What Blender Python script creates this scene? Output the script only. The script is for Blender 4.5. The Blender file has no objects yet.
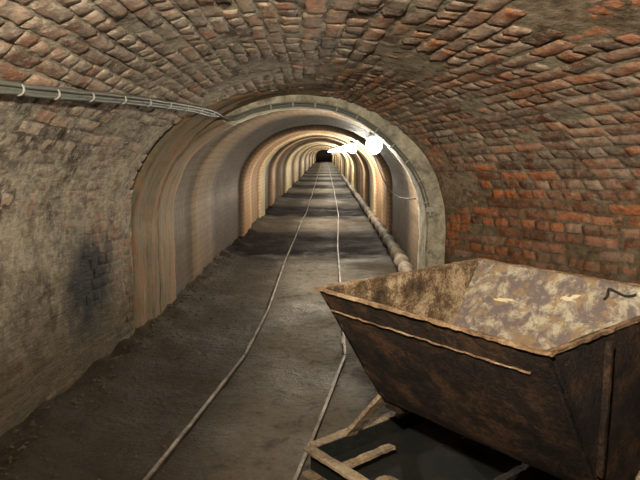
import bpy, bmesh, math, random
from mathutils import Vector, noise, Matrix
random.seed(7)
C = bpy.context.scene.collection
PI = math.pi

# ------------------------------------------------------------------ helpers
def lerp(a, b, t): return a + (b - a) * t
def sm(a, b, x):
    t = max(0, min(1, (x - a) / (b - a))); return t * t * (3 - 2 * t)
def n3(x, y, z): return noise.noise(Vector((x, y, z)))

def link(name, verts, faces, mats, parent=None, smooth=False, fm=None, tint=None, uv=None):
    me = bpy.data.meshes.new(name)
    me.from_pydata([tuple(v) for v in verts], [], faces)
    if not isinstance(mats, (list, tuple)): mats = [mats]
    for m in mats: me.materials.append(m)
    if fm:
        for p, i in zip(me.polygons, fm): p.material_index = i
    if smooth:
        for p in me.polygons: p.use_smooth = True
    if tint:
        at = me.color_attributes.new('tint', 'FLOAT_COLOR', 'POINT')
        for i, c in enumerate(tint): at.data[i].color = (c[0], c[1], c[2], 1)
    if uv:
        l = me.uv_layers.new(name='UVMap')
        for lp in me.loops: l.data[lp.index].uv = uv[lp.vertex_index]
    me.update()
    o = bpy.data.objects.new(name, me); C.objects.link(o)
    if parent: o.parent = parent
    return o

class MB:
    def __init__(s): s.v = []; s.f = []; s.m = []
    def add(s, vs, fs, mi=0):
        b = len(s.v); s.v += [tuple(x) for x in vs]
        s.f += [tuple(i + b for i in f) for f in fs]; s.m += [mi] * len(fs)
    def box(s, x0, x1, y0, y1, z0, z1, mi=0):
        vs = [(x, y, z) for x in (x0, x1) for y in (y0, y1) for z in (z0, z1)]
        s.add(vs, [(0, 1, 3, 2), (4, 6, 7, 5), (0, 4, 5, 1), (2, 3, 7, 6), (0, 2, 6, 4), (1, 5, 7, 3)], mi)
    def bar(s, pts, w, h, jit=0.0, up=Vector((0, 0, 1)), mi=0, seg=0.05):
        # rectangular bar swept along a polyline, edges roughened by jit
        P = [Vector(p) for p in pts]; Q = [P[0]]
        for a, b in zip(P, P[1:]):
            n = max(1, int((b - a).length / seg))
            for i in range(1, n + 1): Q.append(a.lerp(b, i / n))
        rings = []
        for i, q in enumerate(Q):
            d = (Q[min(i + 1, len(Q) - 1)] - Q[max(i - 1, 0)]).normalized()
            sd = d.cross(up).normalized(); u2 = sd.cross(d).normalized()
            r = []
            for cx, cz in ((-1, -1), (1, -1), (1, 1), (-1, 1)):
                p = q + sd * (cx * w / 2) + u2 * (cz * h / 2)
                p += Vector((n3(*(p * 37)), n3(*(p * 31 + Vector((9, 0, 0)))), n3(*(p * 33 + Vector((0, 7, 0)))))) * jit
                r.append(p)
            rings.append(r)
        vs = [p for r in rings for p in r]; fs = []
        for i in range(len(rings) - 1):
            for k in range(4):
                a = i * 4 + k; b = i * 4 + (k + 1) % 4
                fs.append((a, b, b + 4, a + 4))
        fs.append((3, 2, 1, 0)); e = (len(rings) - 1) * 4; fs.append((e, e + 1, e + 2, e + 3))
        s.add(vs, fs, mi)
    def tube(s, pts, r, n=8, mi=0, rf=None):
        P = [Vector(p) for p in pts]; prev = None; vs = []
        for i, q in enumerate(P):
            d = (P[min(i + 1, len(P) - 1)] - P[max(i - 1, 0)]).normalized()
            if prev is None:
                prev = d.orthogonal().normalized()
            prev = (prev - d * prev.dot(d)).normalized(); b = d.cross(prev)
            rr = rf(i) if rf else r
            for k in range(n):
                a = 2 * PI * k / n
                vs.append(q + (prev * math.cos(a) + b * math.sin(a)) * rr)
        fs = []
        for i in range(len(P) - 1):
            for k in range(n):
                a = i * n + k; c = i * n + (k + 1) % n
                fs.append((a, c, c + n, a + n))
        fs.append(tuple(range(n - 1, -1, -1))); e = (len(P) - 1) * n; fs.append(tuple(range(e, e + n)))
        s.add(vs, fs, mi)
    def build(s, name, mats, parent=None, smooth=False):
        return link(name, s.v, s.f, mats, parent, smooth, s.m)

def tag(o, label=None, cat=None, group=None, kind=None):
    if label: o['label'] = label
    if cat: o['category'] = cat
    if group: o['group'] = group
    if kind: o['kind'] = kind
    return o
def empty(name, loc, rz=0):
    o = bpy.data.objects.new(name, None); C.objects.link(o)
    o.location = loc; o.rotation_euler = (0, 0, rz); o.empty_display_size = .1
    return o
def catmull(P, n=8):
    P = [Vector(p) for p in P]; out = []
    for i in range(len(P) - 1):
        p0 = P[max(i - 1, 0)]; p1 = P[i]; p2 = P[i + 1]; p3 = P[min(i + 2, len(P) - 1)]
        for k in range(n):
            t = k / n
            out.append(.5 * ((2 * p1) + (p2 - p0) * t + (2 * p0 - 5 * p1 + 4 * p2 - p3) * t * t + (3 * p1 - p0 - 3 * p2 + p3) * t ** 3))
    out.append(P[-1]); return out

# ------------------------------------------------------------------ materials
class NT:
    def __init__(s, name):
        s.m = bpy.data.materials.new(name); s.m.use_nodes = True
        s.t = s.m.node_tree; s.b = s.t.nodes['Principled BSDF']
    def n(s, ty, **k):
        nd = s.t.nodes.new(ty)
        for a, v in k.items():
            if a.startswith('i_'): nd.inputs[a[2:].replace('_', ' ')].default_value = v
            else: setattr(nd, a, v)
        return nd
    def l(s, a, b): s.t.links.new(a, b)
    def pos(s, scale=(1, 1, 1), kind='Object'):
        if not hasattr(s, 'tc'): s.tc = s.n('ShaderNodeTexCoord')
        mp = s.n('ShaderNodeMapping'); mp.inputs['Scale'].default_value = scale
        s.l(s.tc.outputs[kind], mp.inputs['Vector']); return mp.outputs[0]
    def noise(s, scale, detail=4, rough=.6, vec=None, dist=0):
        nd = s.n('ShaderNodeTexNoise'); nd.inputs['Scale'].default_value = scale
        nd.inputs['Detail'].default_value = detail; nd.inputs['Roughness'].default_value = rough
        nd.inputs['Distortion'].default_value = dist
        s.l(vec if vec else s.pos(), nd.inputs['Vector']); return nd.outputs['Fac']
    def ramp(s, fac, stops):
        r = s.n('ShaderNodeValToRGB'); e = r.color_ramp.elements
        while len(e) < len(stops): e.new(.5)
        for x, (p, c) in zip(e, stops):
            x.position = p; x.color = (c, c, c, 1) if isinstance(c, (int, float)) else (*c, 1)
        s.l(fac, r.inputs[0]); return r.outputs[0]
    def mix(s, fac, a, b, mode='MIX'):
        m = s.n('ShaderNodeMix', data_type='RGBA', blend_type=mode)
        for sock, v in ((m.inputs[0], fac), (m.inputs[6], a), (m.inputs[7], b)):
            if isinstance(v, (int, float)): sock.default_value = v
            elif isinstance(v, tuple): sock.default_value = (*v, 1)
            else: s.l(v, sock)
        return m.outputs[2]
    def math(s, op, a, b=0, clamp=False):
        m = s.n('ShaderNodeMath', operation=op, use_clamp=clamp)
        for sock, v in ((m.inputs[0], a), (m.inputs[1], b)):
            if isinstance(v, (int, float)): sock.default_value = v
            else: s.l(v, sock)
        return m.outputs[0]
    def bump(s, h, strength=.5, dist=.01, prev=None):
        b = s.n('ShaderNodeBump'); b.inputs['Strength'].default_value = strength
        b.inputs['Distance'].default_value = dist; s.l(h, b.inputs['Height'])
        if prev: s.l(prev, b.inputs['Normal'])
        return b.outputs[0]
    def out(s, col, rough=.8, nrm=None, metal=0, spec=.3):
        for sock, v in ((s.b.inputs['Base Color'], col), (s.b.inputs['Roughness'], rough), (s.b.inputs['Metallic'], metal)):
            if isinstance(v, (int, float)): sock.default_value = v
            elif isinstance(v, tuple): sock.default_value = (*v, 1)
            else: s.l(v, sock)
        s.b.inputs['Specular IOR Level'].default_value = spec
        if nrm: s.l(nrm, s.b.inputs['Normal'])
        return s.m

def mat_brick():
    s = NT('old_brick')
    a = s.n('ShaderNodeAttribute', attribute_name='tint'); sp = s.n('ShaderNodeSeparateColor')
    s.l(a.outputs['Color'], sp.inputs[0]); R, G, B = sp.outputs[0], sp.outputs[1], sp.outputs[2]
    n1 = s.noise(2.2, 4, .6); n2 = s.noise(22, 6, .7); n3_ = s.noise(6, 5, .65, dist=.6)
    grey = s.ramp(R, [(0, (.17, .13, .10)), (.5, (.42, .33, .26)), (1, (.60, .49, .38))])
    red = s.ramp(R, [(0, (.16, .06, .030)), (.4, (.36, .115, .045)), (.7, (.66, .20, .06)), (.88, (.30, .11, .055)), (1, (.50, .28, .18))])
    rf = s.math('ADD', G, s.math('MULTIPLY', s.math('SUBTRACT', n1, .5), 2.6), True)
    col = s.mix(rf, grey, red)
    mort = s.mix(s.ramp(s.noise(3.5, 3, .6), [(.40, 0), (.58, 1)]), (.05, .04, .03), (.46, .41, .29))
    mort = s.mix(s.math('MULTIPLY', s.math('SUBTRACT', G, .45), 1.6, True), mort, (.13, .115, .065))
    col = s.mix(B, col, mort)
    lime = s.ramp(n3_, [(.47, 0), (.60, 1)])
    lime2 = s.ramp(s.noise(14, 6, .7, dist=.5), [(.49, 0), (.56, .9)])
    lime = s.math('MAXIMUM', lime, lime2)
    lf = s.math('MULTIPLY', lime, s.math('SUBTRACT', .88, s.math('MULTIPLY', G, .62)), True)
    col = s.mix(lf, col, s.mix(n2, (.20, .17, .14), (.62, .56, .43)))
    sp2 = s.math('MULTIPLY', s.ramp(s.noise(30, 6, .75, dist=.3), [(.56, 0), (.64, .75)]), s.math('SUBTRACT', 1, s.math('MULTIPLY', G, .75)), True)
    col = s.mix(sp2, col, (.74, .66, .50))
    dk = s.ramp(n2, [(.34, .38), (.55, 1.1)])
    col = s.mix(.8, col, dk, 'MULTIPLY')
    # patch of soot on the left wall
    g = s.n('ShaderNodeNewGeometry'); vm = s.n('ShaderNodeVectorMath', operation='DISTANCE')
    vm.inputs[1].default_value = (-1.47, 3.72, .60)
    mp = s.n('ShaderNodeVectorMath', operation='MULTIPLY_ADD')
    s.l(s.noise(5, 3), mp.inputs[0]); mp.inputs[1].default_value = (.5, .5, .5); s.l(g.outputs['Position'], mp.inputs[2])
    sb = s.n('ShaderNodeVectorMath', operation='SUBTRACT'); s.l(mp.outputs[0], sb.inputs[0]); sb.inputs[1].default_value = (.25, .25, .25)
    s.l(sb.outputs[0], vm.inputs[0])
    stv = s.noise(9, 5, .7, s.pos((1, 1, 4)))
    # light falling off towards the foot of the wall, painted in as brown
    sz = s.n('ShaderNodeSeparateXYZ'); s.l(g.outputs['Position'], sz.inputs[0])
    foot_shade = s.ramp(s.math('ADD', sz.outputs[2], s.math('MULTIPLY', s.math('SUBTRACT', n3_, .5), .9)), [(.30, .85), (1.0, 0)])
    col = s.mix(foot_shade, col, s.mix(n2, (.035, .025, .013), (.115, .085, .045)))
    soot = s.ramp(vm.outputs['Value'], [(.20, .96), (.42, 0)])
    col = s.mix(soot, col, (.018, .018, .02))
    nb = s.bump(s.noise(75, 5, .75), .8, .008, s.bump(stv, .8, .025))
    return s.out(col, s.ramp(n2, [(.2, .5), (.7, .9)]), nb, 0, .35)

def mat_lining():
    s = NT('tunnel_lining')
    br = s.n('ShaderNodeTexBrick'); s.l(s.pos((1, 1, 1), 'UV'), br.inputs['Vector'])
    br.inputs['Scale'].default_value = 1; br.inputs['Brick Width'].default_value = .23; br.inputs['Row Height'].default_value = .075
    br.inputs['Mortar Size'].default_value = .009; br.inputs['Mortar Smooth'].default_value = .4
    br.inputs['Color1'].default_value = (.24, .13, .075, 1); br.inputs['Color2'].default_value = (.30, .23, .15, 1)
    br.inputs['Mortar'].default_value = (.22, .19, .13, 1)
    band = s.noise(1.0, 3, .6, s.pos((.15, 1.9, .15)))
    n2 = s.noise(12, 5, .7)
    tone = s.ramp(band, [(.30, (.17, .14, .11)), (.42, (.36, .22, .12)), (.50, (.22, .18, .13)), (.58, (.46, .38, .24)), (.68, (.24, .13, .08))])
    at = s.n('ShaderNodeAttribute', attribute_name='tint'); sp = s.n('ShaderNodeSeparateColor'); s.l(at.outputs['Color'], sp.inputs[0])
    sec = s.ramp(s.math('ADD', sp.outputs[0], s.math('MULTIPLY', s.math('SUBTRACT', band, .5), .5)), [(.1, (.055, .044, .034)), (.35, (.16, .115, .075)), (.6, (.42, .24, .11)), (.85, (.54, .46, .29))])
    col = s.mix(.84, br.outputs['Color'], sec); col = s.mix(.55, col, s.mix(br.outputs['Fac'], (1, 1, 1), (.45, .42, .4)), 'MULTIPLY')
    col = s.mix(.6, col, s.ramp(n2, [(.3, .5), (.6, 1.1)]), 'MULTIPLY')
    st = s.noise(1.0, 4, .7, s.pos((1.2, 14, 1.2)))
    nb = s.bump(br.outputs['Fac'], -.5, .008, s.bump(s.noise(30, 5), .5, .01, s.bump(st, .5, .02)))
    return s.out(col, s.ramp(n2, [(.2, .35), (.7, .75)]), nb, 0, .5)

def mat_render():
    s = NT('grey_cement_render')
    n1 = s.noise(8, 6, .75, dist=.4); n2 = s.noise(40, 4)
    col = s.ramp(n1, [(.36, (.22, .19, .14)), (.5, (.50, .45, .34)), (.64, (.74, .67, .50))])
    return s.out(s.mix(.4, col, n2, 'MULTIPLY'), .7, s.bump(n2, .5, .008, s.bump(n1, .5, .02)), 0, .4)
def mat_tanring():
    s = NT('ochre_stained_arch')
    n1 = s.noise(1, 5, .7, s.pos((2, 17, 2))); n2 = s.noise(30, 4)
    col = s.ramp(n1, [(.3, (.08, .065, .04)), (.45, (.20, .165, .10)), (.53, (.26, .19, .11)), (.57, (.36, .13, .06)), (.62, (.22, .18, .11)), (.70, (.40, .34, .21))])
    return s.out(s.mix(.4, col, n2, 'MULTIPLY'), .7, s.bump(n2, .5, .008, s.bump(n1, .6, .02)), 0, .4)

def mat_floor():
    s = NT('wet_mine_floor')
    n1 = s.noise(1.6, 5, .6); n2 = s.noise(35, 6, .7); n3_ = s.noise(9, 5, .65, dist=.4)
    tc = s.n('ShaderNodeNewGeometry'); sx = s.n('ShaderNodeSeparateXYZ'); s.l(tc.outputs['Position'], sx.inputs[0])
    track = s.math('SUBTRACT', 1, s.math('ABSOLUTE', s.math('ADD', sx.outputs[0], .12)), True)
    track = s.ramp(s.math('ADD', track, s.math('MULTIPLY', s.math('SUBTRACT', n3_, .5), .5)), [(.45, 0), (.8, 1)])
    dirt = s.mix(n2, (.010, .008, .005), (.075, .055, .034))
    pave = s.mix(n2, (.075, .064, .048), (.21, .18, .135))
    col = s.mix(track, dirt, pave)
    col = s.mix(s.ramp(n3_, [(.52, 0), (.66, .75)]), col, (.03, .026, .022))
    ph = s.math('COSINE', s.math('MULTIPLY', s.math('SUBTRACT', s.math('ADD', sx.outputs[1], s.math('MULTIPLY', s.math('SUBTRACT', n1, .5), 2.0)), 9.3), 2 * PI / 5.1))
    band_shade = s.math('MULTIPLY', s.ramp(s.math('ADD', s.math('MULTIPLY', ph, .5), .5), [(.25, 0), (.7, .95)]), s.math('MULTIPLY', s.math('SUBTRACT', sx.outputs[1], 6.5), .6, True))
    col = s.mix(band_shade, col, (.016, .014, .013))  # dark bands between the lamp pools, painted into colour and specular
    s.l(s.math('SUBTRACT', .28, s.math('MULTIPLY', band_shade, .27)), s.b.inputs['Specular IOR Level'])
    wet = s.ramp(n1, [(.36, .55), (.6, .9)])
    flk = s.ramp(s.noise(85, 2, .5), [(.70, 0), (.76, .6)])
    col = s.mix(flk, col, (.30, .25, .18))
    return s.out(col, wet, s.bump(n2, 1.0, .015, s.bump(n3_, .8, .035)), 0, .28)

def mat_rust(name, dark, mid, light, r0=.45, bumpy=.8, sc=1.0, metal=.15):
    s = NT(name)
    n1 = s.noise(5 * sc, 5, .65); n2 = s.noise(55 * sc, 6, .75)
    f = s.math('ADD', s.math('MULTIPLY', n1, .6), s.math('MULTIPLY', n2, .4))
    col = s.ramp(f, [(.40, dark), (.5, mid), (.60, light)])
    return s.out(col, s.ramp(n2, [(.3, r0), (.7, .85)]), s.bump(n2, bumpy, .008), metal, .4)

def mat_paint():
    s = NT('flaking_grey_paint')
    n1 = s.noise(12, 6, .75, dist=.3); n2 = s.noise(60, 5, .75); n3_ = s.noise(20, 5, .65, dist=.5)
    base = s.ramp(n1, [(.43, (.40, .365, .275)), (.49, (.26, .22, .175)), (.55, (.145, .115, .11))])
    rust = s.ramp(n3_, [(.54, 0), (.60, .9)])
    col = s.mix(rust, base, (.25, .17, .09))
    cream = s.ramp(s.noise(6, 3, .5, s.pos((1, 1, 1.7)), .8), [(.66, 0), (.68, 1)])
    col = s.mix(cream, col, (.62, .54, .36))
    col = s.mix(.45, col, s.ramp(n2, [(.3, .55), (.55, 1)]), 'MULTIPLY')
    return s.out(col, .6, s.bump(n2, .35, .004, s.bump(n1, .5, .004)), 0, .35)

def simple(name, c, r=.6, metal=0, bs=60, bstr=.3):
    s = NT(name); n = s.noise(bs, 4, .6)
    return s.out(s.mix(n, tuple(x * .6 for x in c), tuple(min(1, x * 1.35) for x in c)), r, s.bump(n, bstr, .003), metal)

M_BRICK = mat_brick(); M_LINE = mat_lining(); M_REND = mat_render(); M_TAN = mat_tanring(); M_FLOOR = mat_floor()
M_RUST = mat_rust('dark_rusted_steel', (.002, .001, .001), (.022, .011, .006), (.105, .050, .022), .6, 1.3, 1.3, 0)
M_RUST_IN = mat_rust('caked_brown_rust', (.03, .017, .009), (.17, .105, .052), (.62, .47, .30), .6, 1.6, 2.2, 0)
M_RIM = mat_rust('scaly_rim_rust', (.10, .055, .028), (.24, .15, .08), (.45, .33, .2), .6, 1.0, 1.6, 0)
M_CHAS = mat_rust('flat_tan_rust', (.10, .065, .04), (.27, .20, .125), (.48, .39, .26), .6, .9, 1, 0)
M_GREEN = mat_rust('old_green_black_paint', (.002, .004, .003), (.004, .007, .005), (.016, .014, .010), .9, .4, 1, 0)
M_PAINT = mat_paint()
M_RAIL = mat_rust('worn_rail_steel', (.10, .085, .07), (.24, .21, .18), (.46, .42, .36), .4, .4, 1, .1)
M_CABLE = simple('grey_cable_sheath', (.15, .155, .13), .5)
M_TIE = simple('pale_cable_tie', (.42, .42, .36), .5)
M_STONE = simple('rubble_stone', (.075, .055, .036), .9, 0, 20, .8)
M_DUCT = mat_rust('dirty_lagging', (.05, .04, .03), (.13, .10, .075), (.28, .23, .17), .6, .7, .8, 0)
M_BLACK = simple('black_iron', (.02, .018, .016), .6)
def mat_glow():
    s = NT('lit_lamp_glass'); s.b.inputs['Base Color'].default_value = (.9, .95, 1, 1)
    s.b.inputs['Emission Color'].default_value = (.93, .97, 1, 1); s.b.inputs['Emission Strength'].default_value = 22
    return s.m
M_GLOW = mat_glow()

# ------------------------------------------------------------------ tunnel shape
def prof(t, cx, al, ar, zs, b, off=0.0):
    al -= off; ar -= off; b -= off
    if t < .18: return (cx - al, zs * t / .18)
    if t > .82: return (cx + ar, zs * (1 - t) / .18)
    th = PI * (1 - (t - .18) / .64); c = math.cos(th)
    return (cx + (al if c < 0 else ar) * c, zs + b * math.sin(th))
FAR = (-.16, 1.25, 1.25, .80, 1.03); RING = (-.21, 1.21, 1.20, .80, 1.06); NEAR = (-.21, 1.37, 2.80, .92, 1.13)
def params(Y):
    if Y >= 4.9:
        k = min(1, (Y - 4.9) / 5); return [lerp(a, b, k) for a, b in zip(RING, FAR)]
    k = min(1, (4.9 - Y) / 2.9); return [lerp(a, b, k) for a, b in zip(RING, NEAR)]
def surf(t, Y, off=0.0):
    x, z = prof(t, *params(Y), off); return Vector((x, Y, z))
def yend(t): return lerp(4.42, 4.9, sm(.36, .56, t))      # where the near brickwork stops
# t values of equally long steps around the profile at Y = 4
NT_ = 2000; acc = [0]; pp = surf(0, 4.2)
for i in range(1, NT_ + 1):
    q = surf(i / NT_, 4.2); acc.append(acc[-1] + (q - pp).length); pp = q
def t_at(s):
    s = max(0, min(acc[-1], s)); lo, hi = 0, NT_
    while hi - lo > 1:
        m = (lo + hi) // 2
        if acc[m] < s: lo = m
        else: hi = m
    return (lo + (s - acc[lo]) / max(1e-9, acc[hi] - acc[lo])) / NT_
def inner(t): return .035 + .045 * sm(.28, .42, t) + .065 * sm(.54, .70, t)
def crack(t): return sm(.225, .25, t) * (1 - sm(.33, .36, t))      # open joint on the upper left
def redness(p, t):
    r = .20 + .85 * sm(.70, .80, t) + .42 * sm(.46, .62, t) * (1 - sm(.70, .80, t)) + .25 * sm(2.9, 2.3, p.y) * (1 if t > .3 else 0)
    if t < .3: r = .13 + .2 * sm(3.2, 4.2, p.y)
    return max(0, min(1, r))

# near brickwork: three pieces (left wall, vault, right wall), each a mortar shell plus its bricks
def near_piece(name, ta, tb, y0, holes=()):
    V = []; F = []; T = []
    s0 = acc[int(ta * NT_)]; s1 = acc[int(tb * NT_)]
    # mortar shell
    ns = max(4, int((s1 - s0) / .05)); ny = 130
    for i in range(ns + 1):
        t = ta + (tb - ta) * i / ns
        for j in range(ny + 1):
            Y = lerp(y0, yend(t) + .02, j / ny)
            p = surf(t, Y)
            off = .008 * n3(p.x * 9, p.y * 9, p.z * 9) + .012 * n3(p.x * 3, p.y * 3, p.z * 3) - .004
            if Y > yend(t) - .075: off -= .20 * crack(t)
            V.append(surf(t, Y, off)); T.append((.5, redness(p, t), .85))
    for i in range(ns):
        for j in range(ny):
            a = i * (ny + 1) + j; F.append((a, a + 1, a + ny + 2, a + ny + 1))
    # bricks
    ch = .071; nc = round((s1 - s0) / ch)
    for c in range(nc):
        sa = s0 + (s1 - s0) * c / nc; sb = s0 + (s1 - s0) * (c + 1) / nc
        t0 = t_at(sa + .005); t1 = t_at(sb - .005); tm = (t0 + t1) / 2
        Y = max(y0, .3) - random.random() * .2; ye = yend(tm) - .07 * crack(tm)
        header = (c % 3 == 0)
        while Y < ye - .03:
            L = (.112 if header else .222) * random.uniform(.92, 1.06)
            Yb = min(Y + L, ye); q = surf(tm, (Y + Yb) / 2)
            cover = n3(q.x * 1.6 + 4, q.y * 1.6, q.z * 1.6)
            rd = redness(q, tm)
            proud = random.uniform(.000, .007) + (.002 if rd > .5 else 0) - (.010 if cover > .22 else 0)
            if tm < .33: proud -= .004 + .004 * sm(-.2, .3, n3(q.y * 2, q.z * 2, 8))
            if random.random() < .028: proud = -.03
            hj = random.uniform(-.0006, .0006); rnd = random.random(); tl = random.uniform(-.003, .003); tw = random.uniform(-.003, .003)
            nu, nv = (5 if header else 8), 4; b = len(V)
            g = .006
            for u in range(nu + 1):
                for v in range(nv + 1):
                    fu = (0, .05, *[k / (nu - 2) for k in range(1, nu - 2)], .95, 1)[u]; fv = (0, .12, .5, .88, 1)[v]
                    edge = (u in (0, nu)) or (v in (0, nv))
                    YY = lerp(Y + g, Yb - g, fu) + (0 if edge else 0)
                    tt = lerp(t0, t1, fv) + hj + .0016 * n3(YY * 4, tm * 30, 1) + .0012 * n3(YY * 16, tm * 90, 7)
                    w = surf(tt, YY)
                    nn = n3(w.x * 28, w.y * 28, w.z * 28); n4 = n3(w.x * 60 + 5, w.y * 60, w.z * 60)
                    off = proud + tl * (fu - .5) * 2 + tw * (fv - .5) * 2 + .004 * nn + .003 * n4
                    if edge: off = proud * .2 - .0055 + .005 * nn
                    P = surf(tt, YY + .006 * n3(w.z * 20, w.x * 20, 3), off)
                    V.append(P); T.append((rnd, rd, 0.0 if not edge else .5))
            for u in range(nu):
                for v in range(nv):
                    a = b + u * (nv + 1) + v; F.append((a, a + nv + 1, a + nv + 2, a + 1))
            Y = Yb + .001
            # seam between neighbours is the mortar
    return V, F, T

# lining further on: rows of arch rings standing in and out
RIBS = [(5.40, .0), (6.3, .012), (7.4, .0), (9.85, .065), (10.9, .045), (12.2, .085), (13.3, -.02), (15.2, .045), (16.3, -.01), (18.0, .03),
        (20.2, .085), (23.8, -.02), (27.0, .08), (30.0, -.02), (34.0, .08), (38.0, -.02), (43.0, .08), (48.0, -.02), (54.0, .08), (60.0, -.02), (67.0, .08), (75.0, -.02), (84.0, .08), (100.0, 0)]
TONE = [.08, .30, .05, .62, .45, .95, .15, .55, .18, .3, .95, .2, .9, .2, .9, .2, .8, .3, .8, .3, .8, .3, .8]  # brick and limewash tones, with lamplit and shaded stretches painted in
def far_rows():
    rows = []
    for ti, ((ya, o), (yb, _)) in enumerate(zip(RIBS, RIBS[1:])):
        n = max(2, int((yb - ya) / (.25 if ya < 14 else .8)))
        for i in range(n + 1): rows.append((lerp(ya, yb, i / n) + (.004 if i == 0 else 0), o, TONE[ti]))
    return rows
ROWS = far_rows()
def far_piece(ta, tb):
    V = []; F = []; UV = []; T = []; ns = max(8, int((tb - ta) * 90)); rows = ROWS
    for i in range(ns + 1):
        t = ta + (tb - ta) * i / ns
        for (Y, o, tn) in rows:
            p = surf(t, Y)
            off = o + .012 * n3(p.x * 2.2, p.y * 2.2, p.z * 2.2) + .006 * n3(p.x * 8, p.y * 3, p.z * 8)
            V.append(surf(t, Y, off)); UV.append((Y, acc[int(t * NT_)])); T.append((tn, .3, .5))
    m = len(rows)
    for i in range(ns):
        for j in range(m - 1):
            a = i * m + j; F.append((a, a + 1, a + m + 1, a + m))
    return V, F, UV, T
def wall_obj(name, ta, tb, y0=-1.5):
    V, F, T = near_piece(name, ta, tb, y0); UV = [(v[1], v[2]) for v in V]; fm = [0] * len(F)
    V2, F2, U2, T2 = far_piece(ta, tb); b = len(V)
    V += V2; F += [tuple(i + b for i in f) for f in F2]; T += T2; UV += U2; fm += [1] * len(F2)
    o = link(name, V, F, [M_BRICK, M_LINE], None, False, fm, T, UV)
    for p in o.data.polygons: p.use_smooth = True
    return tag(o, kind='structure')
wall_obj('wall_left', 0, .24); wall_obj('ceiling', .24, .76); wall_obj('wall_right', .76, 1)
# closing walls behind the viewer and at the dark far end
for nm, Y in (('wall_back', -1.5), ('wall_end', 99.9)):
    P = [surf(i / 60, Y, -.05) for i in range(61)]
    V = P + [p + Vector((0, -.2 if Y < 0 else .2, 0)) for p in P]; n = 61
    F = [tuple(range(n)), tuple(range(2 * n - 1, n - 1, -1))] + [(i, i + n, (i + 1) % n + n, (i + 1) % n) for i in range(n)]
    tag(link(nm, V, F, M_BRICK, tint=[(.3, .2, .6)] * len(V)), kind='structure')

# arch rings at the mouth of the narrow drift
def ring(name, mat, ta, tb, yf, yb, ofn, oout, n=140, ny=8):
    # front edge yf(t) to back edge yb, inner offset ofn(t, k), outer offset oout
    V = []; F = []
    cols = []
    for i in range(n + 1):
        t = ta + (tb - ta) * i / n; row = []
        f = yf(t)
        seq = [(f, oout), (f, lerp(oout, ofn(t, 0), .5)), (f, ofn(t, 0) - .012)] + [(lerp(f + .012, yb, k / ny), ofn(t, k / ny)) for k in range(ny + 1)] + [(yb, oout)]
        for Y, o in seq:
            p = surf(t, Y); w = .009 * n3(p.x * 6, p.y * 6, p.z * 6) + .004 * n3(p.x * 22, p.y * 22, p.z * 22)
            row.append(surf(t, Y + w, o + w))
        cols.append(row)
    m = len(cols[0]); V = [p for r in cols for p in r]; fm = []
    for i in range(n):
        for j in range(m - 1):
            a = i * m + j; F.append((a, a + 1, a + m + 1, a + m)); fm.append(1 if isinstance(mat, list) and i / n < .385 else 0)
    o = link(name, V, F, mat, smooth=True, fm=fm); return tag(o, kind='structure')
ring('trim_1', M_TAN, 0, .56, lambda t: yend(t) + .035 + .04 * crack(t), 4.97, lambda t, k: .006 + .022 * (1 if k > .55 else 0) * (1 - sm(.35, .5, t)), -.14)
ring('trim_2', [M_REND, M_TAN], 0, 1, lambda t: 4.93, 5.44, lambda t, k: inner(t), -.10)

# floor
def und(y): return -.022 * sm(6.5, 8, y) * math.cos(2 * PI * (y - 9.3) / 5.1)
def floor_h(x, y):
    h = .014 * n3(x * 3, y * 3, 0) + .007 * n3(x * 11, y * 11, 4)
    h += .05 * sm(-1.05, -1.45, x) * (1 + n3(x * 5, y * 5, 2))
    if y < 4.5 and x > .0: h *= .35
    return h + und(y)
V = []; F = []
xs = [-1.85 + i * .035 for i in range(int(4.7 / .035) + 1)]
ys = [-1.6]; 
while ys[-1] < 100: ys.append(ys[-1] + max(.035, ys[-1] * .012))
for y in ys:
    for x in xs: V.append((x, y, floor_h(x, y)))
m = len(xs)
for j in range(len(ys) - 1):
    for i in range(m - 1):
        a = j * m + i; F.append((a, a + 1, a + m + 1, a + m))
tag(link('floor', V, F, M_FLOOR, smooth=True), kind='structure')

# rubble and litter along the foot of the left wall: nobody could count it
mb = MB()
for i in range(900):
    y = 1.6 + 8 * random.random() ** 1.3; k = abs(random.gauss(0, .16))
    x = -1.42 - (.1 if y < 3 else 0) + k + .02
    if i % 9 == 0: x = random.uniform(-1.3, -.75)
    r = random.uniform(.004, .015) * (1.2 if k < .12 else .7)
    z = floor_h(x, y) + r * .25
    a = random.uniform(0, 6.28); vs = []
    for dx, dy, dz in ((1, 0, 0), (-1, 0, 0), (0, 1, 0), (0, -1, 0), (0, 0, 1), (0, 0, -1)):
        rr = r * random.uniform(.6, 1.3); X = (dx * math.cos(a) - dy * math.sin(a)) * rr; Yy = (dx * math.sin(a) + dy * math.cos(a)) * rr
        vs.append((x + X, y + Yy, z + dz * rr * .7))
    mb.add(vs, [(0, 2, 4), (2, 1, 4), (1, 3, 4), (3, 0, 4), (2, 0, 5), (1, 2, 5), (3, 1, 5), (0, 3, 5)])
tag(mb.build('rubble', M_STONE), 'loose brown rubble strewn along the foot of the left brick wall', 'rubble', kind='stuff')

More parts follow.
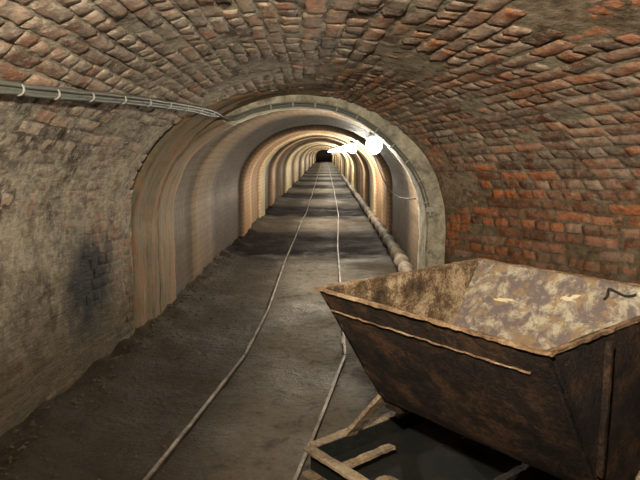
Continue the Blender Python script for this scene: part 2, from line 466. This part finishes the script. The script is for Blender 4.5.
# ------------------------------------------------------------------ rails
def rail(pts, label, plate_at):
    e = empty('mine_rail', (pts[0][0], pts[0][1], 0))
    o = Vector(pts[0]).to_3d(); P = []
    for a, b in zip(pts, pts[1:]):
        n = max(1, int(math.dist(a, b) / .25))
        for i in range(n): P.append(Vector((lerp(a[0], b[0], i / n), lerp(a[1], b[1], i / n), 0)) - o)
    P.append(Vector((*pts[-1], 0)) - o)
    h = MB(); P = [p + Vector((0, 0, und(p.y + o.y))) for p in P]; h.bar([p + Vector((0, 0, .028)) for p in P], .016, .010, .002, seg=.12); h.build('rail_head', M_RAIL, e)
    w = MB(); w.bar([p + Vector((0, 0, .006)) for p in P], .008, .034, 0, seg=.2); w.build('rail_web', M_RUST, e)
    d = MB(); px, py, ang = plate_at
    q = Vector((px, py, 0)) - o; dr = Vector((math.cos(ang), math.sin(ang), 0))
    d.bar([q - dr * .09 + Vector((-.014, 0, .012)), q + dr * .09 + Vector((-.014, 0, .012))], .008, .022, .001)
    d.build('fishplate', M_RAIL, e)
    return tag(e, label, 'rail', 'narrow gauge rails down the drift')
LN = [(-1.08, .2), (-.758, 2.353), (-.683, 2.869), (-.546, 3.925)]
LF = [(-.544, 3.94), (-.498, 5.11), (-.503, 6.9), (-.50, 9.0), (-.43, 13.5), (-.42, 21.9), (-.44, 46), (-.44, 98)]
RN = [(-.51, .2), (-.125, 2.358), (-.024, 2.932), (.138, 3.93)]
RF = [(.139, 3.945), (.146, 4.654), (.164, 6.36), (.19, 8.83), (.30, 13.3), (.33, 21.9), (.34, 46), (.34, 98)]
rail(LN, 'left rail of the track, front length running from its bend to the lower edge', (-.70, 2.75, 1.43))
rail(LF, 'left rail of the track, long far length running into the tunnel', (-.535, 4.2, 1.53))
rail(RN, 'right rail of the track, front length passing the corner of the wagon frame', (0.07, 3.5, 1.41))
rail(RF, 'right rail of the track, long far length from the bend behind the wagon', (.143, 4.3, 1.55))

# ------------------------------------------------------------------ tipper wagon
W = empty('mine_wagon', (.581, 1.914, 0), math.atan2(-.775, .632))
tag(W, 'rusty square topped tipping mine wagon with flaking grey paint inside, beside the track', 'mine wagon')
LX = .42; HY = .438; TOP = .95
sec = [(-HY, TOP), (-.395, .884), (-.345, .807), (-.295, .73), (-.245, .653), (-.195, .577), (-.15, .51), (-.11, .465), (-.06, .437), (0, .43)]
sec = sec + [(-y, z) for y, z in reversed(sec[:-1])]
def dent(x, y, z): return .005 * n3(x * 4, y * 4, z * 4) + .0022 * n3(x * 22, y * 22, z * 22)
V = []; F = []; fm = []; nx = 44
def subdiv(sec, k=5):
    out = []
    for a, b in zip(sec, sec[1:]):
        for i in range(k): out.append((lerp(a[0], b[0], i / k), lerp(a[1], b[1], i / k)))
    return out + [sec[-1]]
S = subdiv(sec); ns = len(S)
def inset(y, z, d):
    return (y * (1 - d / .40), z + d * .55 * (1 if z < .9 else 0))
for layer in (0, 1):
    for i in range(nx + 1):
        x = lerp(-LX, LX, i / nx)
        for (y, z) in S:
            yy, zz = (y, z) if layer == 0 else inset(y, z, .012)
            d = dent(x, y, z) if layer == 0 else dent(x, y, z)
            V.append((x, yy + d * (1 if y > 0 else -1) * (0 if i in (0, nx) else 1), zz))
for layer in (0, 1):
    b = layer * (nx + 1) * ns
    for i in range(nx):
        for j in range(ns - 1):
            a = b + i * ns + j; f = (a, a + 1, a + ns + 1, a + ns)
            F.append(f if layer else f[::-1])
            fm.append((1 if S[j][0] > .0 else 2) if layer else 0)
off = (nx + 1) * ns
for j in range(ns - 1):
    for i in (0, nx): F.append((i * ns + j, i * ns + j + 1, off + i * ns + j + 1, off + i * ns + j)); fm.append(0)
for i in range(nx):
    for j in (0, ns - 1): F.append((i * ns + j, (i + 1) * ns + j, off + (i + 1) * ns + j, off + i * ns + j)); fm.append(2)
tub = link('tub', V, F, [M_RUST, M_PAINT, M_RUST_IN], W, True, fm)
# end plates
def end_plate(sx):
    V = []; F = []; fm = []; k = 14
    for layer in (0, 1):
        x = sx * (LX if layer == 0 else LX - .014)
        for (y, z) in S[:ns // 2 + 1]:
            for q in range(k + 1):
                yy = lerp(y, -y, q / k)
                V.append((x + sx * dent(yy + 3, z, sx) * 1.0, yy, z))
    m = (ns // 2 + 1) * (k + 1)
    for layer in (0, 1):
        for j in range(ns // 2):
            for q in range(k):
                a = layer * m + j * (k + 1) + q; f = (a, a + 1, a + k + 2, a + k + 1)
                F.append(f if (layer == 0) == (sx < 0) else f[::-1]); fm.append(layer)
    for j in range(ns // 2):
        for q in (0, k):
            a = j * (k + 1) + q; F.append((a, a + k + 1, a + k + 1 + m, a + m)); fm.append(0)
    return link('end_plate', V, F, [M_RUST, M_RUST_IN], W, True, fm)
end_plate(-1); end_plate(1)
# rims along each top edge
for pts in ([(-LX - .012, -HY, TOP), (LX + .012, -HY, TOP)], [(-LX - .012, HY, TOP), (LX + .012, HY, TOP)],
            [(-LX, -HY, TOP), (-LX, HY, TOP)], [(LX, -HY, TOP), (LX, HY, TOP)]):
    b = MB(); b.bar([Vector(p) + Vector((0, 0, -.002)) for p in pts], .010, .010, .004, seg=.006); b.build('rim', M_RIM, W)
# riveted seam under the rim on both long sides
for sy in (-1, 1):
    b = MB(); y, z = -sy * -.386, .868
    b.bar([(-LX + .01, sy * .392, .869), (LX - .07, sy * .392, .869)], .004, .004, .003, seg=.010)
    b.build('seam', M_RIM, W)
# upright stiffening ribs on the end plates
for sx in (-1, 1):
    for y in (-.17, .17):
        b = MB(); b.bar([(sx * (LX + .012), y, .56), (sx * (LX + .012), y, .925)], .016, .012, .003, up=Vector((0, 1, 0)), seg=.03); b.build('stiffener', M_RUST, W)
# broken hook on the far side's inner face
b = MB()
hk = catmull([(.150, .375, .895), (.16, .378, .91), (.155, .395, .93), (.175, .398, .925), (.215, .396, .915), (.245, .40, .925)], 5)
b.tube(hk, .0045, 6); b.build('hook', M_BLACK, W, True)
# chassis
def channel(p, q, out, h=.10, fl=.045, th=.010, jit=.003):
    p = Vector(p); q = Vector(q); out = Vector(out); b = MB()
    b.bar([p + out * fl / 2 - Vector((0, 0, 0)), q + out * fl / 2], fl, th, jit, seg=.03, mi=0)
    b.bar([p + out * fl / 2 - Vector((0, 0, h)), q + out * fl / 2 - Vector((0, 0, h))], fl, th, jit, seg=.03, mi=0)
    b.bar([p - Vector((0, 0, h / 2)), q - Vector((0, 0, h / 2))], th, h, jit, seg=.03, mi=1)
    return b
ZT = .28
for sy in (-1, 1): channel((-.60, sy * .325, ZT), (.60, sy * .325, ZT), (0, sy, 0)).build('side_beam', [M_CHAS, M_GREEN], W)
for sx in (-1, 1): channel((sx * .575, -.32, ZT), (sx * .575, .32, ZT), (sx, 0, 0)).build('end_beam', [M_CHAS, M_GREEN], W)
for x in (-.41, .41, 0):
    b = MB(); b.bar([(x, -.32, ZT - .004), (x, -.08 if x < 0 else .32, ZT - .004)], .034, .014, .006, seg=.02); b.build('cross_member', M_CHAS if x < 0 else M_RUST, W)
b = MB(); b.box(-.57, .57, -.32, .32, .205, .215); b.build('shade_plate', M_GREEN, W)  # dark sheet added to stand in for the shade inside the chassis
for sx in (-1, 1):      # cradle stands that carry the tub
    for sy in (-1, 1):
        b = MB(); b.bar([(sx * .575, sy * .15, ZT), (sx * .52, sy * .12, .37), (sx * .435, sy * .075, .49)], .072, .014, .006, up=Vector((sx, 0, .6)), seg=.02)
        b.build('cradle_stand', M_CHAS, W)
    b = MB(); b.box(*sorted((sx * .44, sx * .36)), -.09, .09, .425, .455); b.build('cradle_saddle', M_RUST, W)
    b = MB(); b.tube([(sx * .24, -.33, .14), (sx * .24, .33, .14)], .018, 10); b.build('axle', M_RUST, W, True)
    for sy in (-1, 1):
        w = MB(); N = 28; prof_w = [(.025, -.022), (.045, -.022), (.05, -.008), (.11, -.006), (.115, -.02), (.14, -.02), (.14, .012), (.155, .014), (.155, .022), (.11, .022), (.108, .006), (.05, .008), (.045, .03), (.0255, .03)]
        vs = []; fs = []
        for k in range(N):
            a = 2 * PI * k / N
            for r, dy in prof_w: vs.append((sx * .24 + r * .86 * math.cos(a), sy * .25 - sy * dy, .138 + r * .86 * math.sin(a)))
        L = len(prof_w)
        for k in range(N):
            for j in range(L):
                fs.append((k * L + j, k * L + (j + 1) % L, ((k + 1) % N) * L + (j + 1) % L, ((k + 1) % N) * L + j))
        w.add(vs, fs); w.build('wheel', M_CHAS if sy < 0 else M_RUST, W, True)
        b = MB(); b.box(sx * .24 - .05, sx * .24 + .05, *sorted((sy * .295, sy * .325)), .10, ZT - .01); b.build('axle_box', M_GREEN, W)

# ------------------------------------------------------------------ duct along the foot of the right wall
path = [(.86, 5.5, .11), (.90, 6.7, .11), (.93, 8.0, .11), (.95, 10, .11), (.95, 12.5, .11), (.96, 16, .11), (.96, 20.8, .11), (.96, 27, .11), (.96, 34.5, .11)]
cp = catmull(path, 40)
b = MB(); b.tube(cp, .09, 14, rf=lambda i: .066 + .024 * max(0, math.sin(i * .42)) ** .5 + .018 * n3(i * .23, 0, 0))
o = b.build('duct', M_DUCT, None, True)
tag(o, 'lumpy banded pipe lying along the foot of the right tunnel wall', 'pipe')

# ------------------------------------------------------------------ cable bundle
def onto(t, Y, off): return surf(t, Y, off)
way = [(.30, 1.2), (.318, 1.9), (.328, 2.267), (.333, 2.515), (.347, 3.022), (.357, 3.388), (.367, 3.789), (.378, 4.25), (.384, 4.6)]
arc = [(.40, 4.86), (.43, 4.89), (.46, 4.895), (.50, 4.895), (.54, 4.895), (.58, 4.895), (.62, 4.895), (.66, 4.895), (.70, 4.895), (.745, 4.895), (.785, 4.895)]
cb = empty('cable_bundle', surf(.328, 2.27))
tag(cb, 'grey bundle of tied cables along the left vault and around the nearest arch ring', 'cable')
base = cb.location.copy()
for k, (do, dy, dt) in enumerate(((.018, 0, 0), (.032, .008, -.0012), (.016, -.008, .0040))):
    P = [onto(t + dt, Y, do + .012) for t, Y in way]
    r0 = (.005 if k < 2 else .023)
    P += [onto(t, Y + (-.012 * k), inner(t) + r0 + (-.014 if k == 1 else 0)) for t, Y in arc]
    pts = [p - base for p in catmull(P, 10)]
    pts = [p + Vector((0, 0, .004 * n3(p.y * 4 + k * 5, p.x * 4, 0))) for p in pts]
    m = MB(); m.tube(pts, .0105, 8, rf=lambda i: .0105 if i < 84 else .0065); m.build('cable', M_CABLE, cb, True)
def tie(c, d, r):
    m = MB(); d = Vector(d).normalized(); q = d.orthogonal().normalized(); w = d.cross(q)
    vs = []; fs = []; N = 14
    for k in range(N):
        a = 2 * PI * k / N; e = q * math.cos(a) + w * math.sin(a)
        for rr, dd in ((r, -.006), (r + .004, -.006), (r + .004, .006), (r, .006)): vs.append(c + e * rr + d * dd)
    for k in range(N):
        for j in range(4): fs.append((k * 4 + j, k * 4 + (j + 1) % 4, ((k + 1) % N) * 4 + (j + 1) % 4, ((k + 1) % N) * 4 + j))
    m.add(vs, fs); m.build('cable_tie', M_TIE, cb, True)
main = catmull([onto(t + .001, Y, .034) for t, Y in way], 10)
L = 0
for a, bb in zip(main, main[1:]):
    L += (bb - a).length
    if L > .26: tie(a - base, bb - a, .022); L = 0
ar = catmull([onto(t, Y - .012, inner(t) + .007) for t, Y in arc[1:]], 10); L = 0
for a, bb in zip(ar, ar[1:]):
    L += (bb - a).length
    if L > .17: tie(a - base, bb - a, .022); L = 0

# pale clamp that ends the bundle on the right jamb, and the sagging lamp cable
q = surf(.79, 4.90, .14)
b = MB(); b.box(-.03, .03, -.045, 0, -.02, .025); b.tube([(0, -.03, -.02), (.0, -.035, -.05)], .010, 8)
o = b.build('junction_box', M_TIE, cb); o.location = q + Vector((.02, .02, 0)) - base; o['label'] = 'small pale junction box on the right jamb'
e0 = surf(.78, 5.44, .13); e1 = surf(.70, 9.8, .06)
mid = [e0.lerp(e1, k / 6) - Vector((.03, 0, .22 * math.sin(PI * k / 6))) for k in range(7)]
b = MB(); b.tube([p - e0 for p in catmull(mid, 6)], .006, 6)
o = b.build('sagging_cable', M_GREEN, None, True); o.location = e0
tag(o, 'thin cable sagging along the right wall beyond the nearest arch ring', 'cable')

# ------------------------------------------------------------------ lamps
def globe(r, n=14, m=10):
    g = MB(); vs = [(0, 0, r * 1.1)]; fs = []
    for i in range(1, m):
        a = PI * i / m
        for k in range(n):
            c = 2 * PI * k / n; vs.append((r * math.sin(a) * math.cos(c), r * math.sin(a) * math.sin(c), r * 1.1 * math.cos(a)))
    vs.append((0, 0, -r * 1.1))
    for k in range(n): fs.append((0, 1 + k, 1 + (k + 1) % n)); e = len(vs) - 1; fs.append((e, 1 + (m - 2) * n + (k + 1) % n, 1 + (m - 2) * n + k))
    for i in range(m - 2):
        for k in range(n):
            a = 1 + i * n + k; c = 1 + i * n + (k + 1) % n; fs.append((a, a + n, c + n, c))
    g.add(vs, fs); return g
def make_lamp():
    e = empty('tunnel_lamp', (0, 0, 0))
    globe(.088).build('lamp_globe', M_GLOW, e, True)
    b = MB(); b.tube([(0, 0, .085), (0, 0, .14)], .05, 12); b.tube([(0, 0, .14), (.05, 0, .26)], .012, 8); b.build('lamp_housing', M_CABLE, e, True)
    return e
proto = make_lamp(); lampY = [6.5 + 5.1 * k for k in range(16)]
desc = ['largest and nearest lit globe lamp in the line of tunnel lamps', 'second nearest lit globe lamp in the line down the tunnel', 'third lit globe lamp from the near end of the line']
for i, Y in enumerate(lampY):
    if i == 0: o = proto
    else:
        o = proto.copy(); C.objects.link(o)
        for ch in proto.children: c = ch.copy(); C.objects.link(c); c.parent = o
    o.location = (.524, Y, 1.474)
    tag(o, desc[i] if i < 3 else 'distant lit globe lamp merged into the white glow deep in the tunnel', 'lamp', 'globe lamps along the tunnel')
    ld = bpy.data.lights.new('lamp_light', 'POINT'); ld.energy = 85; ld.color = (1, .90, .72); ld.shadow_soft_size = .05
    lo = bpy.data.objects.new('lamp_light', ld); C.objects.link(lo); lo.location = (.50, Y - .02, 1.32)

# working light hung from the vault just above and behind the viewer
ld = bpy.data.lights.new('near_lamp_light', 'SPOT'); ld.energy = 330; ld.color = (1, .89, .71); ld.shadow_soft_size = .05
ld.spot_size = math.radians(150); ld.spot_blend = 1.0
lo = bpy.data.objects.new('near_lamp_light', ld); C.objects.link(lo); lo.location = (-.10, .12, 1.82)
lo.rotation_euler = Vector((.12, 2.4, .50)).to_track_quat('-Z', 'Y').to_euler()

w = bpy.data.worlds.new('World'); bpy.context.scene.world = w; w.use_nodes = True
w.node_tree.nodes['Background'].inputs[0].default_value = (.02, .02, .02, 1); w.node_tree.nodes['Background'].inputs[1].default_value = .2

# ------------------------------------------------------------------ camera
cd = bpy.data.cameras.new('camera'); cam = bpy.data.objects.new('camera', cd); C.objects.link(cam)
cd.sensor_width = 36; cd.lens = 600 / 640 * 36; cd.clip_start = .02
pitch = math.atan(88 / 600); yaw = math.atan(5 / 600 * math.cos(pitch))
cam.location = (0, 0, 1.4); cam.rotation_euler = (PI / 2 - pitch, 0, yaw)
sc = bpy.context.scene; sc.camera = cam
sc.view_settings.view_transform = 'Standard'; sc.view_settings.look = 'None'; sc.view_settings.gamma = 1
sc.view_settings.use_curve_mapping = False; sc.view_settings.exposure = 0.5
